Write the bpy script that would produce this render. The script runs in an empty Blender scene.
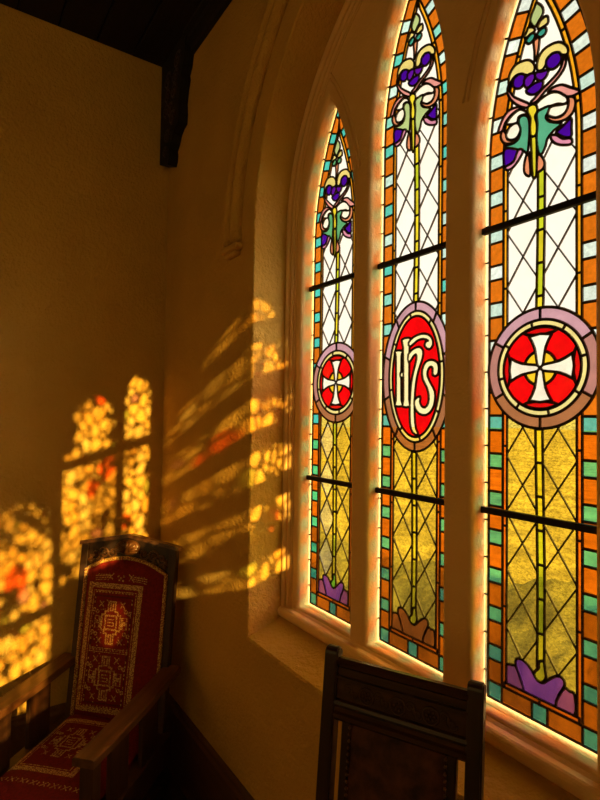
import bpy, bmesh, math, random
from math import sin, cos, pi, sqrt, atan2, radians
from mathutils import Vector, Matrix
from mathutils.geometry import delaunay_2d_cdt
random.seed(7)
SC = bpy.context.scene
COL = SC.collection
EYE = 2.12                      # camera height above the floor; heights below are given from the eye

# ------------------------------------------------------------------ materials
def lin(r, g, b):
    f = lambda c: (c/255/12.92 if c/255 <= .04045 else ((c/255+.055)/1.055)**2.4)
    return (f(r), f(g), f(b), 1)

class NT:
    def __init__(s, name):
        s.m = bpy.data.materials.new(name); s.m.use_nodes = True
        s.t = s.m.node_tree; s.t.nodes.clear()
        s.out = s.n('ShaderNodeOutputMaterial')
    def n(s, typ, **kw):
        nd = s.t.nodes.new(typ)
        for k, v in kw.items():
            if k in nd.inputs: nd.inputs[k].default_value = v
            else: setattr(nd, k, v)
        return nd
    def l(s, a, b): s.t.links.new(a, b)
    def ramp(s, fac, stops):
        r = s.n('ShaderNodeValToRGB')
        e = r.color_ramp.elements
        while len(e) < len(stops): e.new(.5)
        for k, (p, c) in zip(e, stops): k.position = p; k.color = c
        s.l(fac, r.inputs['Fac']); return r.outputs['Color']
    def coord(s, which='Object', scale=(1, 1, 1)):
        c = s.n('ShaderNodeTexCoord'); mp = s.n('ShaderNodeMapping')
        mp.inputs['Scale'].default_value = scale
        s.l(c.outputs[which], mp.inputs['Vector']); return mp.outputs['Vector']
    def noise(s, vec, scale, detail=4, rough=.55):
        t = s.n('ShaderNodeTexNoise', Scale=scale, Detail=detail, Roughness=rough)
        s.l(vec, t.inputs['Vector']); return t.outputs['Fac']
    def bump(s, h, strength, dist, normal=None):
        b = s.n('ShaderNodeBump', Strength=strength, Distance=dist)
        s.l(h, b.inputs['Height'])
        if normal: s.l(normal, b.inputs['Normal'])
        return b.outputs['Normal']

def plaster(name, c1, c2, scale=1.0, bd=.006, rough=.9):
    t = NT(name); v = t.coord()
    col = t.ramp(t.noise(v, 2.2*scale, 6), [(.3, c1), (.7, c2)])
    p = t.n('ShaderNodeBsdfPrincipled', Roughness=rough)
    p.inputs['Specular IOR Level'].default_value = .25
    t.l(col, p.inputs['Base Color'])
    b = t.bump(t.noise(v, 38*scale, 3, .6), .9, bd*2.4)
    b = t.bump(t.noise(v, 120*scale, 2, .5), .5, bd*.5, b)
    t.l(b, p.inputs['Normal']); t.l(p.outputs[0], t.out.inputs[0]); return t.m

def wood(name, c1, c2, rough=.38, axis=2, s=1.0):
    t = NT(name); sc = [26*s, 26*s, 26*s]; sc[axis] = 1.6*s
    v = t.coord('Object', sc)
    n = t.noise(v, 1.4, 5, .6)
    col = t.ramp(n, [(.3, c1), (.72, c2)])
    p = t.n('ShaderNodeBsdfPrincipled', Roughness=rough)
    p.inputs['Specular IOR Level'].default_value = .4
    t.l(col, p.inputs['Base Color']); t.l(t.bump(n, .25, .002), p.inputs['Normal'])
    t.l(p.outputs[0], t.out.inputs[0]); return t.m

def plain(name, c, rough=.6, metal=0.0, ns=30, var=.25, bump=.0, bd=.002):
    t = NT(name); v = t.coord()
    n = t.noise(v, ns, 4)
    col = t.ramp(n, [(.3, tuple(x*(1-var) for x in c[:3])+(1,)), (.7, tuple(min(1, x*(1+var)) for x in c[:3])+(1,))])
    p = t.n('ShaderNodeBsdfPrincipled', Roughness=rough, Metallic=metal)
    p.inputs['Specular IOR Level'].default_value = .3
    t.l(col, p.inputs['Base Color'])
    if bump: t.l(t.bump(n, bump, bd), p.inputs['Normal'])
    t.l(p.outputs[0], t.out.inputs[0]); return t.m

def glass_mat(name, ripple=.12, streak=18.0, trans=.07, hammer=0.0):
    """stained glass: the pane's own tint (stored per pane) with streaks, letting light straight through
    plus a share scattered by the uneven sheet"""
    t = NT(name); v = t.coord()
    at = t.n('ShaderNodeAttribute', attribute_name='tint')
    n = t.noise(v, streak, 5, .6)
    lo = 1-ripple*2.2; hi = 1+ripple*.6
    g = t.ramp(n, [(.32, (lo, lo, lo, 1)), (.62, (min(hi, 1),)*3+(1,))])
    m = t.n('ShaderNodeMix', data_type='RGBA', blend_type='MULTIPLY')
    m.inputs[0].default_value = 1
    t.l(at.outputs['Color'], m.inputs[6]); t.l(g, m.inputs[7]); c = m.outputs[2]
    if hammer:
        vo = t.n('ShaderNodeTexNoise', Scale=95, Detail=2, Distortion=1.2); t.l(t.coord('Object', (1, 1, 1.7)), vo.inputs['Vector'])
        g2 = t.ramp(vo.outputs['Fac'], [(.36, (1-hammer,)*3+(1,)), (.6, (1, 1, 1, 1))])
        m2 = t.n('ShaderNodeMix', data_type='RGBA', blend_type='MULTIPLY'); m2.inputs[0].default_value = 1
        t.l(c, m2.inputs[6]); t.l(g2, m2.inputs[7]); c = m2.outputs[2]
    a = t.n('ShaderNodeBsdfTransparent'); b = t.n('ShaderNodeBsdfTranslucent'); mx = t.n('ShaderNodeMixShader', Fac=trans)
    t.l(c, a.inputs['Color']); t.l(c, b.inputs['Color'])
    t.l(a.outputs[0], mx.inputs[1]); t.l(b.outputs[0], mx.inputs[2])
    gl = t.n('ShaderNodeBsdfGlossy', Roughness=.15); gl.inputs['Color'].default_value = (1, 1, 1, 1)
    mx2 = t.n('ShaderNodeMixShader', Fac=.03)
    t.l(t.bump(n, .4, .002), gl.inputs['Normal'])
    t.l(mx.outputs[0], mx2.inputs[1]); t.l(gl.outputs[0], mx2.inputs[2])
    t.l(mx2.outputs[0], t.out.inputs[0]); return t.m

M = {}
WALL1, WALL2 = (.49, .28, .050, 1), (.58, .335, .065, 1)
M['plaster'] = plaster('ochre_plaster', WALL1, WALL2)
M['stone'] = plaster('painted_stone', (.70, .43, .16, 1), (.78, .50, .20, 1), 1.5, .0015, .6)
M['wood_dark'] = wood('dark_oak', (.018, .007, .003, 1), (.040, .016, .006, 1), .5)
M['wood_ceiling'] = wood('blackened_oak', (.004, .002, .0013, 1), (.009, .0045, .0026, 1), .8, 0)
M['wood_chair'] = wood('polished_oak', (.022, .008, .003, 1), (.055, .020, .007, 1), .5)
M['wood_lit'] = wood('polished_oak_lit', (.06, .023, .008, 1), (.16, .062, .02, 1), .30, 1)  # lighter copy of the chair oak: light on arms and crest put into the colour
M['wood_front'] = wood('walnut_dark', (.012, .005, .002, 1), (.035, .013, .005, 1), .32)
M['wood_rail_lit'] = wood('walnut_rail_lit', (.018, .007, .003, 1), (.05, .019, .007, 1), .27, 0)  # walnut lightened to imitate window light catching the crest
M['skirting'] = wood('oak_skirting', (.07, .028, .011, 1), (.13, .055, .02, 1), .5, 0)
M['floor'] = wood('dark_boards', (.03, .014, .007, 1), (.06, .028, .012, 1), .45, 0)
M['lead'] = plain('lead_came', (.05, .032, .018, 1), .6, .3)
M['iron'] = plain('iron_bar', (.012, .008, .006, 1), .65, .3)
M['glass'] = glass_mat('cathedral_glass', .09)
M['glass_clear'] = glass_mat('clear_sheet_glass', .025, 14.0, .07)
M['glass_hammered'] = glass_mat('hammered_glass', .16, 9.0, .06, .5)
M['glass_antique'] = glass_mat('antique_glass', .11, 55.0, .06)
M['velvet'] = plain('red_velvet', (.17, .006, .005, 1), .85, 0, 90, .35, .4, .002)
M['velvet_dark'] = plain('dark_red_velvet', (.09, .006, .005, 1), .85, 0, 90, .35, .4, .002)
M['brocade'] = plain('brown_brocade', (.05, .014, .006, 1), .75, 0, 26, .75, .3, .003)

def thread():
    t = NT('gold_thread'); v = t.coord()
    n = t.n('ShaderNodeTexVoronoi', Scale=170); t.l(v, n.inputs['Vector'])
    col = t.ramp(n.outputs['Distance'], [(.25, (.78, .50, .13, 1)), (.62, (.20, .05, .015, 1))])
    p = t.n('ShaderNodeBsdfPrincipled', Roughness=.7); t.l(col, p.inputs['Base Color'])
    t.l(t.bump(n.outputs['Distance'], .4, .002), p.inputs['Normal']); t.l(p.outputs[0], t.out.inputs[0]); return t.m
M['thread'] = thread()

# ------------------------------------------------------------------ mesh helpers
def link(name, me, mats, parent=None):
    o = bpy.data.objects.new(name, me)
    for m in (mats if isinstance(mats, (list, tuple)) else [mats]): me.materials.append(m)
    COL.objects.link(o)
    if parent: o.parent = parent
    return o
def from_bm(name, bm, mats, parent=None, smooth=False):
    bmesh.ops.recalc_face_normals(bm, faces=bm.faces)
    me = bpy.data.meshes.new(name); bm.to_mesh(me); bm.free()
    if smooth:
        for p in me.polygons: p.use_smooth = True
    return link(name, me, mats, parent)
def tag(o, label, cat=None, kind=None, group=None):
    o['label'] = label
    if cat: o['category'] = cat
    if kind: o['kind'] = kind
    if group: o['group'] = group
    return o
def empty(name, loc=(0, 0, 0), rz=0):
    o = bpy.data.objects.new(name, None); COL.objects.link(o); o.location = loc; o.rotation_euler = (0, 0, rz); o.empty_display_size = .1
    return o
def add_hull(bm, pts8, bevel=.0, seg=2):
    """box from 8 corners: bottom loop 4, top loop 4"""
    vs = [bm.verts.new(p) for p in pts8]
    fs = [bm.faces.new([vs[i] for i in f]) for f in ((3, 2, 1, 0), (4, 5, 6, 7), (0, 1, 5, 4), (1, 2, 6, 5), (2, 3, 7, 6), (3, 0, 4, 7))]
    bmesh.ops.recalc_face_normals(bm, faces=fs)
    if bevel:
        es = list({e for f in fs for e in f.edges})
        bmesh.ops.bevel(bm, geom=es, offset=bevel, segments=seg, affect='EDGES', profile=.5)
def add_box(bm, x0, x1, y0, y1, z0, z1, bevel=.0, seg=2, f=None):
    p = [(x0, y0, z0), (x1, y0, z0), (x1, y1, z0), (x0, y1, z0), (x0, y0, z1), (x1, y0, z1), (x1, y1, z1), (x0, y1, z1)]
    if f: p = [f(*q) for q in p]
    add_hull(bm, p, bevel, seg)
def box_obj(name, dims, mat, parent=None, bevel=.004, f=None):
    bm = bmesh.new(); add_box(bm, *dims, bevel=bevel, f=f); return from_bm(name, bm, mat, parent)
def add_sweep(bm, path, prof, closed=False, cap=True):
    """sweep: path is a list of (point, axis_a, axis_b); prof a closed list of (a, b)"""
    rings = []
    for (p, a, b) in path:
        rings.append([bm.verts.new(Vector(p)+Vector(a)*u+Vector(b)*w) for u, w in prof])
    n = len(prof); k = len(rings)
    for i in range(k if closed else k-1):
        A, B = rings[i], rings[(i+1) % k]
        for j in range(n): bm.faces.new((A[j], A[(j+1) % n], B[(j+1) % n], B[j]))
    if cap and not closed:
        bm.faces.new(rings[0][::-1]); bm.faces.new(rings[-1])
def circ(r, n=10, r2=None): return [(r*cos(2*pi*i/n), (r2 or r)*sin(2*pi*i/n)) for i in range(n)]
def add_tube(bm, pts, r, n=8, closed=False):
    pts = [Vector(p) for p in pts]; path = []
    for i, p in enumerate(pts):
        a = pts[i-1] if (i or closed) else p; b = pts[(i+1) % len(pts)] if (i < len(pts)-1 or closed) else p
        d = (b-a).normalized(); ref = Vector((0, 1, 0)) if abs(d.y) < .9 else Vector((1, 0, 0))
        s = d.cross(ref).normalized(); path.append((p, s, s.cross(d)))
    rr = r if isinstance(r, (list, tuple)) else None
    if rr is None: add_sweep(bm, path, circ(r, n), closed)
    else:
        rings = [[bm.verts.new(p+a*(q*cos(2*pi*i/n))+b*(q*sin(2*pi*i/n))) for i in range(n)] for (p, a, b), q in zip(path, rr)]
        for A, B in zip(rings, rings[1:]):
            for j in range(n): bm.faces.new((A[j], A[(j+1) % n], B[(j+1) % n], B[j]))
        bm.faces.new(rings[0][::-1]); bm.faces.new(rings[-1])
def add_blob(bm, c, rx, ry, rz, seg=12, f=None):
    r = bmesh.ops.create_uvsphere(bm, u_segments=seg, v_segments=max(6, seg//2), radius=1)
    for v in r['verts']:
        v.co = Vector((c[0]+v.co.x*rx, c[1]+v.co.y*ry, c[2]+v.co.z*rz))
        if f: v.co = f(*v.co)
def smooth_closed(pts, sub=4):
    """Catmull-Rom through a closed outline"""
    n = len(pts); out = []
    for i in range(n):
        p0, p1, p2, p3 = (Vector(pts[(i+k) % n]) for k in (-1, 0, 1, 2))
        for j in range(sub):
            t = j/sub
            out.append(tuple(.5*((2*p1)+(p2-p0)*t+(2*p0-5*p1+4*p2-p3)*t*t+(3*p1-p0-3*p2+p3)*t**3)))
    return out
def ccw(p):
    a = sum(p[i-1][0]*p[i][1]-p[i][0]*p[i-1][1] for i in range(len(p)))
    return list(p) if a > 0 else list(p)[::-1]
def inside(x, z, p):
    c = False; n = len(p); j = n-1
    for i in range(n):
        xi, zi = p[i][0], p[i][1]; xj, zj = p[j][0], p[j][1]
        if (zi > z) != (zj > z) and x < (xj-xi)*(z-zi)/(zj-zi)+xi: c = not c
        j = i
    return c
def arrange(polys, within=None):
    """plane arrangement of outlines, later ones on top: returns verts, triangles, owner of each triangle"""
    vs, fs = [], []
    polys = [ccw(p) for p in polys]
    for p in polys:
        fs.append(list(range(len(vs), len(vs)+len(p)))); vs += [Vector((q[0], q[1])) for q in p]
    V, E, F, ov, oe, of = delaunay_2d_cdt(vs, [], fs, 0, 1e-6)
    bb = [(min(q[0] for q in p), max(q[0] for q in p), min(q[1] for q in p), max(q[1] for q in p)) for p in polys]
    T, own = [], []
    for f in F:
        x = sum(V[v][0] for v in f)/len(f); z = sum(V[v][1] for v in f)/len(f)
        if within and not inside(x, z, within): continue
        for k in range(len(polys)-1, -1, -1):
            b = bb[k]
            if b[0] <= x <= b[1] and b[2] <= z <= b[3] and inside(x, z, polys[k]):
                T.append(f); own.append(k); break
    return V, T, own
# ------------------------------------------------------------------ pointed-arch outlines
def arch(cx, half, R, z0, zb, n=14, nb=1):
    """open outline: from bottom left up to the apex and down to bottom right, as (x, z)"""
    L = [(cx-half, zb+(z0-zb)*i/6) for i in range(6)]
    a = R-half; th = math.acos(a/R)
    for i in range(n+1):
        t = th*i/n; L.append((cx+a-R*cos(t), z0+R*sin(t)))
    return L+[(2*cx-x, z) for x, z in L[-2::-1]]
Z = lambda rel: EYE+rel

WC = 2.000                                    # centre line of the triple window
CX = (1.503, 1.987, 2.489)                    # the three lights
GY, MY = .27, .202                            # depth of the glass and of the stone tracery's face
W, RA = .176, 1.199                           # half width and arc radius of the glazing's coloured border
OPEN = .014                                   # clear margin round the border
Z0 = (Z(.812), Z(1.104), Z(.822)); ZB = Z(-.887)

# ------------------------------------------------------------------ stained glass
VINE = {'topleaf':('sage',[(-0.0069,1.2792),(0.011,1.2565),(0.0152,1.2338),(0.001,1.2171),(-0.0129,1.2068),(-0.0269,1.2329),(-0.0221,1.2548),(-0.013,1.2692)]),'dots_l':('gold',[(-0.0331,1.2181),(-0.0159,1.2075),(-0.0122,1.1949),(-0.0232,1.1917),(-0.0355,1.1904),(-0.0429,1.1879),(-0.0467,1.1972),(-0.0386,1.2099)]),'dots_r':('gold',[(-0.0026,1.1981),(0.0051,1.2145),(0.0228,1.2187),(0.0303,1.21),(0.0304,1.193),(0.017,1.19),(0.0034,1.191)]),'stalk':('salmon',[(-0.0158,1.1641),(0.0022,1.1648),(0.001,1.1341),(-0.0049,1.1089),(-0.0127,1.099),(-0.0134,1.131)]),'teal_l':('teal',[(-0.0417,1.1801),(-0.0293,1.1925),(-0.0159,1.1901),(-0.011,1.1785),(-0.0183,1.1673),(-0.033,1.1656)]),'teal_r':('teal',[(-0.005,1.1766),(0.0034,1.187),(0.0187,1.1872),(0.0257,1.1733),(0.0187,1.1634),(0.0052,1.1636)]),'vine_r':('pink',[(0.0794,1.0664),(0.0854,1.0439),(0.0777,1.0225),(0.0533,1.0026),(0.0212,0.9881),(-0.0023,0.9717),(-0.0204,0.9709),(-0.0247,0.9788),(-0.0156,0.9829),(0.0113,0.9988),(0.0402,1.0118),(0.0656,1.0275),(0.0755,1.0494),(0.0755,1.0658)]),'curl_gold_l':('gold',[(-0.1017,1.0715),(-0.0991,1.1026),(-0.0816,1.1228),(-0.056,1.1233),(-0.031,1.1134),(-0.0145,1.0914),(-0.0139,1.0709),(-0.0291,1.0648),(-0.0464,1.0753),(-0.0654,1.0879),(-0.0847,1.0858)]),'curl_gold_r':('gold',[(-0.0036,1.0659),(-0.0025,1.0961),(0.0141,1.118),(0.043,1.1207),(0.0683,1.1113),(0.0886,1.0867),(0.0908,1.0642),(0.0739,1.0695),(0.0544,1.0863),(0.0345,1.0837),(0.0229,1.0677),(0.013,1.0591)]),'grape1':('purple',[(-0.0853,1.0582),(-0.0834,1.0822),(-0.0654,1.0873),(-0.0464,1.0753),(-0.042,1.0543),(-0.0577,1.0409),(-0.073,1.0447)]),'grape5':('purple',[(0.0276,1.0567),(0.0252,1.0805),(0.043,1.0911),(0.0639,1.083),(0.0722,1.065),(0.0667,1.0478),(0.0459,1.0421)]),'grape2':('purple2',[(-0.0476,1.0427),(-0.0464,1.0624),(-0.0309,1.0687),(-0.0139,1.0623),(-0.0108,1.0492),(-0.0217,1.032),(-0.037,1.0284)]),'grape3':('purple2',[(-0.0108,1.048),(-0.0066,1.0612),(0.0112,1.0544),(0.0316,1.0488),(0.0241,1.0304),(0.0053,1.028)]),'grape4':('purple',[(-0.0414,1.0219),(-0.0187,1.0304),(0.0053,1.028),(0.0153,1.021),(0.0095,1.0003),(-0.0126,0.9962),(-0.0308,1.0055)]),'vine_l':('pink',[(-0.1017,1.0701),(-0.099,1.0537),(-0.0858,1.0273),(-0.062,1.0036),(-0.0289,0.9732),(-0.0369,0.9655),(-0.0651,0.9851),(-0.0923,1.0163),(-0.1056,1.0451),(-0.1056,1.0632)]),'white_ro':('cream',[(-0.0083,0.9613),(0.0142,0.9728),(0.0431,0.9733),(0.0711,0.9579),(0.0864,0.9392),(0.0902,0.9222),(0.0766,0.9213),(0.06,0.9306),(0.0374,0.935),(0.0201,0.939),(-0.0023,0.9396)]),'leafcurl_r':('pink',[(0.0305,0.9803),(0.0487,0.9871),(0.0738,0.9806),(0.0983,0.9602),(0.1267,0.9348),(0.1062,0.9314),(0.0875,0.9387),(0.0683,0.9593),(0.0488,0.9737)]),'white_r':('cream',[(0.0305,0.9127),(0.0317,0.9277),(0.0459,0.9308),(0.0738,0.9215),(0.0907,0.9165),(0.0885,0.9002),(0.0766,0.8908),(0.0555,0.8914),(0.0374,0.8983)]),'leafcurl_r2':('salmon',[(0.0918,0.9354),(0.1089,0.9257),(0.1131,0.9044),(0.1046,0.8818),(0.082,0.8725),(0.0488,0.8808),(0.0248,0.9042),(0.0271,0.9104),(0.0544,0.8914),(0.0766,0.8897),(0.0896,0.9024),(0.0929,0.9198)]),'green_r':('green',[(-0.0047,0.9339),(0.0143,0.939),(0.0357,0.9353),(0.0294,0.9177),(0.0236,0.9064),(0.0374,0.8872),(0.0722,0.8656),(0.0488,0.856),(0.0288,0.8398),(0.0231,0.82),(0.0115,0.8013),(0.0014,0.8077),(-0.0057,0.8492),(-0.0034,0.8993)]),'berry_r':('purple',[(0.1003,0.8687),(0.1014,0.8404),(0.1003,0.8151),(0.0793,0.8222),(0.06,0.8405),(0.0555,0.8474),(0.0766,0.8571)]),'cres_r':('pink2',[(0.1003,0.8098),(0.0765,0.819),(0.0572,0.8384),(0.0386,0.8439),(0.046,0.823),(0.0683,0.8041),(0.1003,0.7926)]),'white_lo':('cream',[(-0.1092,0.9491),(-0.0909,0.9662),(-0.0651,0.9728),(-0.0462,0.9608),(-0.0356,0.943),(-0.0537,0.9515),(-0.0676,0.9493),(-0.0714,0.9352),(-0.094,0.9397)]),'leafcurl_l':('pink',[(-0.0671,0.9826),(-0.0975,0.9884),(-0.1207,0.9743),(-0.1402,0.9366),(-0.1239,0.9323),(-0.1159,0.951),(-0.0994,0.966),(-0.0734,0.9745),(-0.0544,0.9694)]),'white_l':('cream',[(-0.1117,0.9119),(-0.0973,0.9335),(-0.0746,0.9349),(-0.0612,0.92),(-0.0611,0.9024),(-0.0745,0.8866),(-0.0972,0.8906),(-0.1104,0.9041)]),'leafcurl_l2':('salmon',[(-0.1239,0.9317),(-0.1306,0.9153),(-0.1204,0.8916),(-0.0971,0.8787),(-0.0713,0.8823),(-0.0611,0.8966),(-0.0725,0.887),(-0.0939,0.8874),(-0.1077,0.8993),(-0.1131,0.9209)]),'green_l':('green',[(-0.0632,0.9472),(-0.0493,0.9477),(-0.0338,0.9334),(-0.0294,0.8997),(-0.0312,0.8602),(-0.036,0.822),(-0.0459,0.8319),(-0.0648,0.8456),(-0.107,0.8668),(-0.1156,0.8776),(-0.0841,0.8743),(-0.0649,0.8836),(-0.0599,0.9077),(-0.0663,0.9311)]),'berry_l':('purple',[(-0.1169,0.8685),(-0.0699,0.8477),(-0.0667,0.8376),(-0.0839,0.817),(-0.1068,0.8112),(-0.1167,0.8151)]),'cres_l':('pink2',[(-0.068,0.8457),(-0.0509,0.8369),(-0.0635,0.8158),(-0.0858,0.7971),(-0.1067,0.7963),(-0.1141,0.8093),(-0.0839,0.8152)]),'lobe_l':('salmon',[(-0.036,0.8232),(-0.0292,0.802),(-0.0261,0.7522),(-0.0365,0.7521),(-0.047,0.7687),(-0.0459,0.7972)]),'lobe_r':('salmon',[(-0.0021,0.8064),(0.0115,0.7924),(0.0202,0.7709),(0.0156,0.7549),(-0.0003,0.7497),(-0.0068,0.7562),(-0.0045,0.7864)]),'stemtop':('lime',[(-0.0239,0.8708),(-0.0082,0.8673),(-0.0051,0.8093),(-0.0068,0.7421),(-0.0188,0.7437),(-0.0226,0.8165)]),'torch':('yellow',[(-0.0351,0.9658),(-0.0216,0.969),(-0.0071,0.959),(-0.0035,0.9391),(-0.0112,0.9257),(-0.0052,0.9001),(-0.007,0.8691),(-0.0239,0.8702),(-0.0276,0.8989),(-0.0264,0.9271),(-0.035,0.9484)])}
BASE = {'base_c':('violet',[(-0.07,-0.7392),(-0.0653,-0.7302),(-0.0507,-0.7269),(-0.0323,-0.7328),(-0.018,-0.7448),(-0.0065,-0.7599),(0.0073,-0.7692),(0.0197,-0.7663),(0.0379,-0.7484),(0.057,-0.7325),(0.0722,-0.7285),(0.0815,-0.7357),(0.0815,-0.7513),(0.0652,-0.7839),(0.0558,-0.815),(0.0061,-0.8194),(-0.0439,-0.8133),(-0.0492,-0.799),(-0.0559,-0.7779),(-0.068,-0.7541)]),'base_l':('plum',[(-0.1009,-0.7647),(-0.0816,-0.7559),(-0.0693,-0.7558),(-0.0572,-0.7773),(-0.0478,-0.7996),(-0.0478,-0.815),(-0.1007,-0.8123)]),'base_r':('plum',[(0.0826,-0.7541),(0.0963,-0.7581),(0.1109,-0.7615),(0.1108,-0.8182),(0.0605,-0.814),(0.057,-0.8089),(0.0652,-0.785)]),'stemfoot':('lime',[(0.006,-0.7119),(0.0208,-0.7061),(0.0245,-0.7276),(0.027,-0.7495),(0.0172,-0.7662),(0.0035,-0.7685),(-0.0078,-0.7581),(-0.0078,-0.7465),(0.0047,-0.7298)])}
IHS = {'I':[(-0.1061,0.2608),(-0.0705,0.2575),(-0.0703,0.2447),(-0.0755,0.235),(-0.0734,0.0673),(-0.0626,0.0469),(-0.1069,0.0473),(-0.0982,0.0677),(-0.1004,0.2371),(-0.1059,0.2479)],'hbar':[(-0.0747,0.1739),(-0.059,0.173),(-0.0588,0.1578),(-0.0745,0.1586)],'h1':[(-0.071,0.3008),(-0.0365,0.3045),(-0.0228,0.2954),(-0.0294,0.2836),(-0.0325,0.2564),(-0.032,0.0691),(-0.0266,0.0442),(-0.0644,0.0444),(-0.0577,0.0695),(-0.0619,0.2719)],'h2':[(-0.034,0.2415),(-0.009,0.2591),(0.0206,0.2636),(0.0369,0.2474),(0.034,0.2209),(0.015,0.1783),(0.0024,0.1299),(-0.0035,0.0686),(-0.0028,0.0071),(0.0043,-0.0417),(0.0176,-0.0632),(-0.0088,-0.0544),(-0.0226,-0.0178),(-0.0234,0.0565),(-0.0176,0.1308),(-0.0048,0.1796),(0.008,0.2206),(0.0045,0.2406),(-0.012,0.2346),(-0.032,0.2113)],'fl':[(-0.0329,0.2865),(-0.0095,0.3039),(0.0298,0.3116),(0.0617,0.3053),(0.0806,0.2887),(0.0839,0.2668),(0.0685,0.254),(0.0495,0.2656),(0.0525,0.2798),(0.0651,0.2856),(0.0396,0.2958),(0.0072,0.2921),(-0.0259,0.2733)],'S':[(0.1062,0.156),(0.1121,0.1768),(0.1059,0.1984),(0.0813,0.2098),(0.0533,0.2048),(0.0376,0.1793),(0.0412,0.1428),(0.0605,0.113),(0.0702,0.0816),(0.0673,0.053),(0.0518,0.0364),(0.0326,0.0413),(0.0228,0.0608),(0.0258,0.0778),(-0.0002,0.0661),(0.0034,0.0366),(0.0232,0.0171),(0.0552,0.0124),(0.083,0.0315),(0.095,0.0621),(0.0947,0.0952),(0.076,0.1243),(0.0601,0.1514),(0.0599,0.1731),(0.0722,0.189),(0.0877,0.1832),(0.088,0.157)]}
TINT = {'gold': (228, 208, 120), 'purple': (70, 8, 150), 'purple2': (92, 18, 150), 'pink': (226, 150, 140), 'pink2': (214, 140, 165), 'salmon': (222, 142, 100),
        'cream': (255, 246, 222), 'green': (84, 165, 128), 'yellow': (236, 214, 50), 'teal': (60, 150, 130), 'sage': (178, 195, 128),
        'violet': (150, 80, 190), 'plum': (168, 90, 150), 'lime': (205, 196, 45), 'brown': (150, 82, 30), 'red': (236, 6, 12), 'white': (255, 249, 228)}
def L3(c): return lin(*c)[:3]

def clampx(p, side):
    x, z = p
    return (min(x, 0) if side < 0 else max(x, 0), z)
def edge_pt(off, s, z0, side):
    """point on the left (side -1) or right outline, off metres inside the border's outer line, s metres up from its foot"""
    h = z0-ZB
    if s <= h: x, z = -(W-off), ZB+s
    else:
        t = (s-h)/RA; a = RA-W
        x, z = a-(RA-off)*cos(t), z0+(RA-off)*sin(t)
        if x > 0: x = 0
    return (x*-side, z)
def outline(off, z0, zb=None):
    zb = ZB+off if zb is None else zb
    a = RA-W; R = RA-off; th = math.acos(a/R)
    L = [(-(W-off), zb+(z0-zb)*i/3) for i in range(3)]+[(a-R*cos(th*i/16), z0+R*sin(th*i/16)) for i in range(17)]
    return L+[(-x, z) for x, z in L[-2::-1]]
def ell(cx, cz, a, b, n=48): return [(cx+a*cos(2*pi*i/n), cz+b*sin(2*pi*i/n)) for i in range(n)]
def sector(cz, a0, b0, a1, b1, t0, t1, n=10):
    ts = [t0+(t1-t0)*i/n for i in range(n+1)]
    return [(a1*cos(t), cz+b1*sin(t)) for t in ts]+[(a0*cos(t), cz+b0*sin(t)) for t in ts[::-1]]

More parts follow.
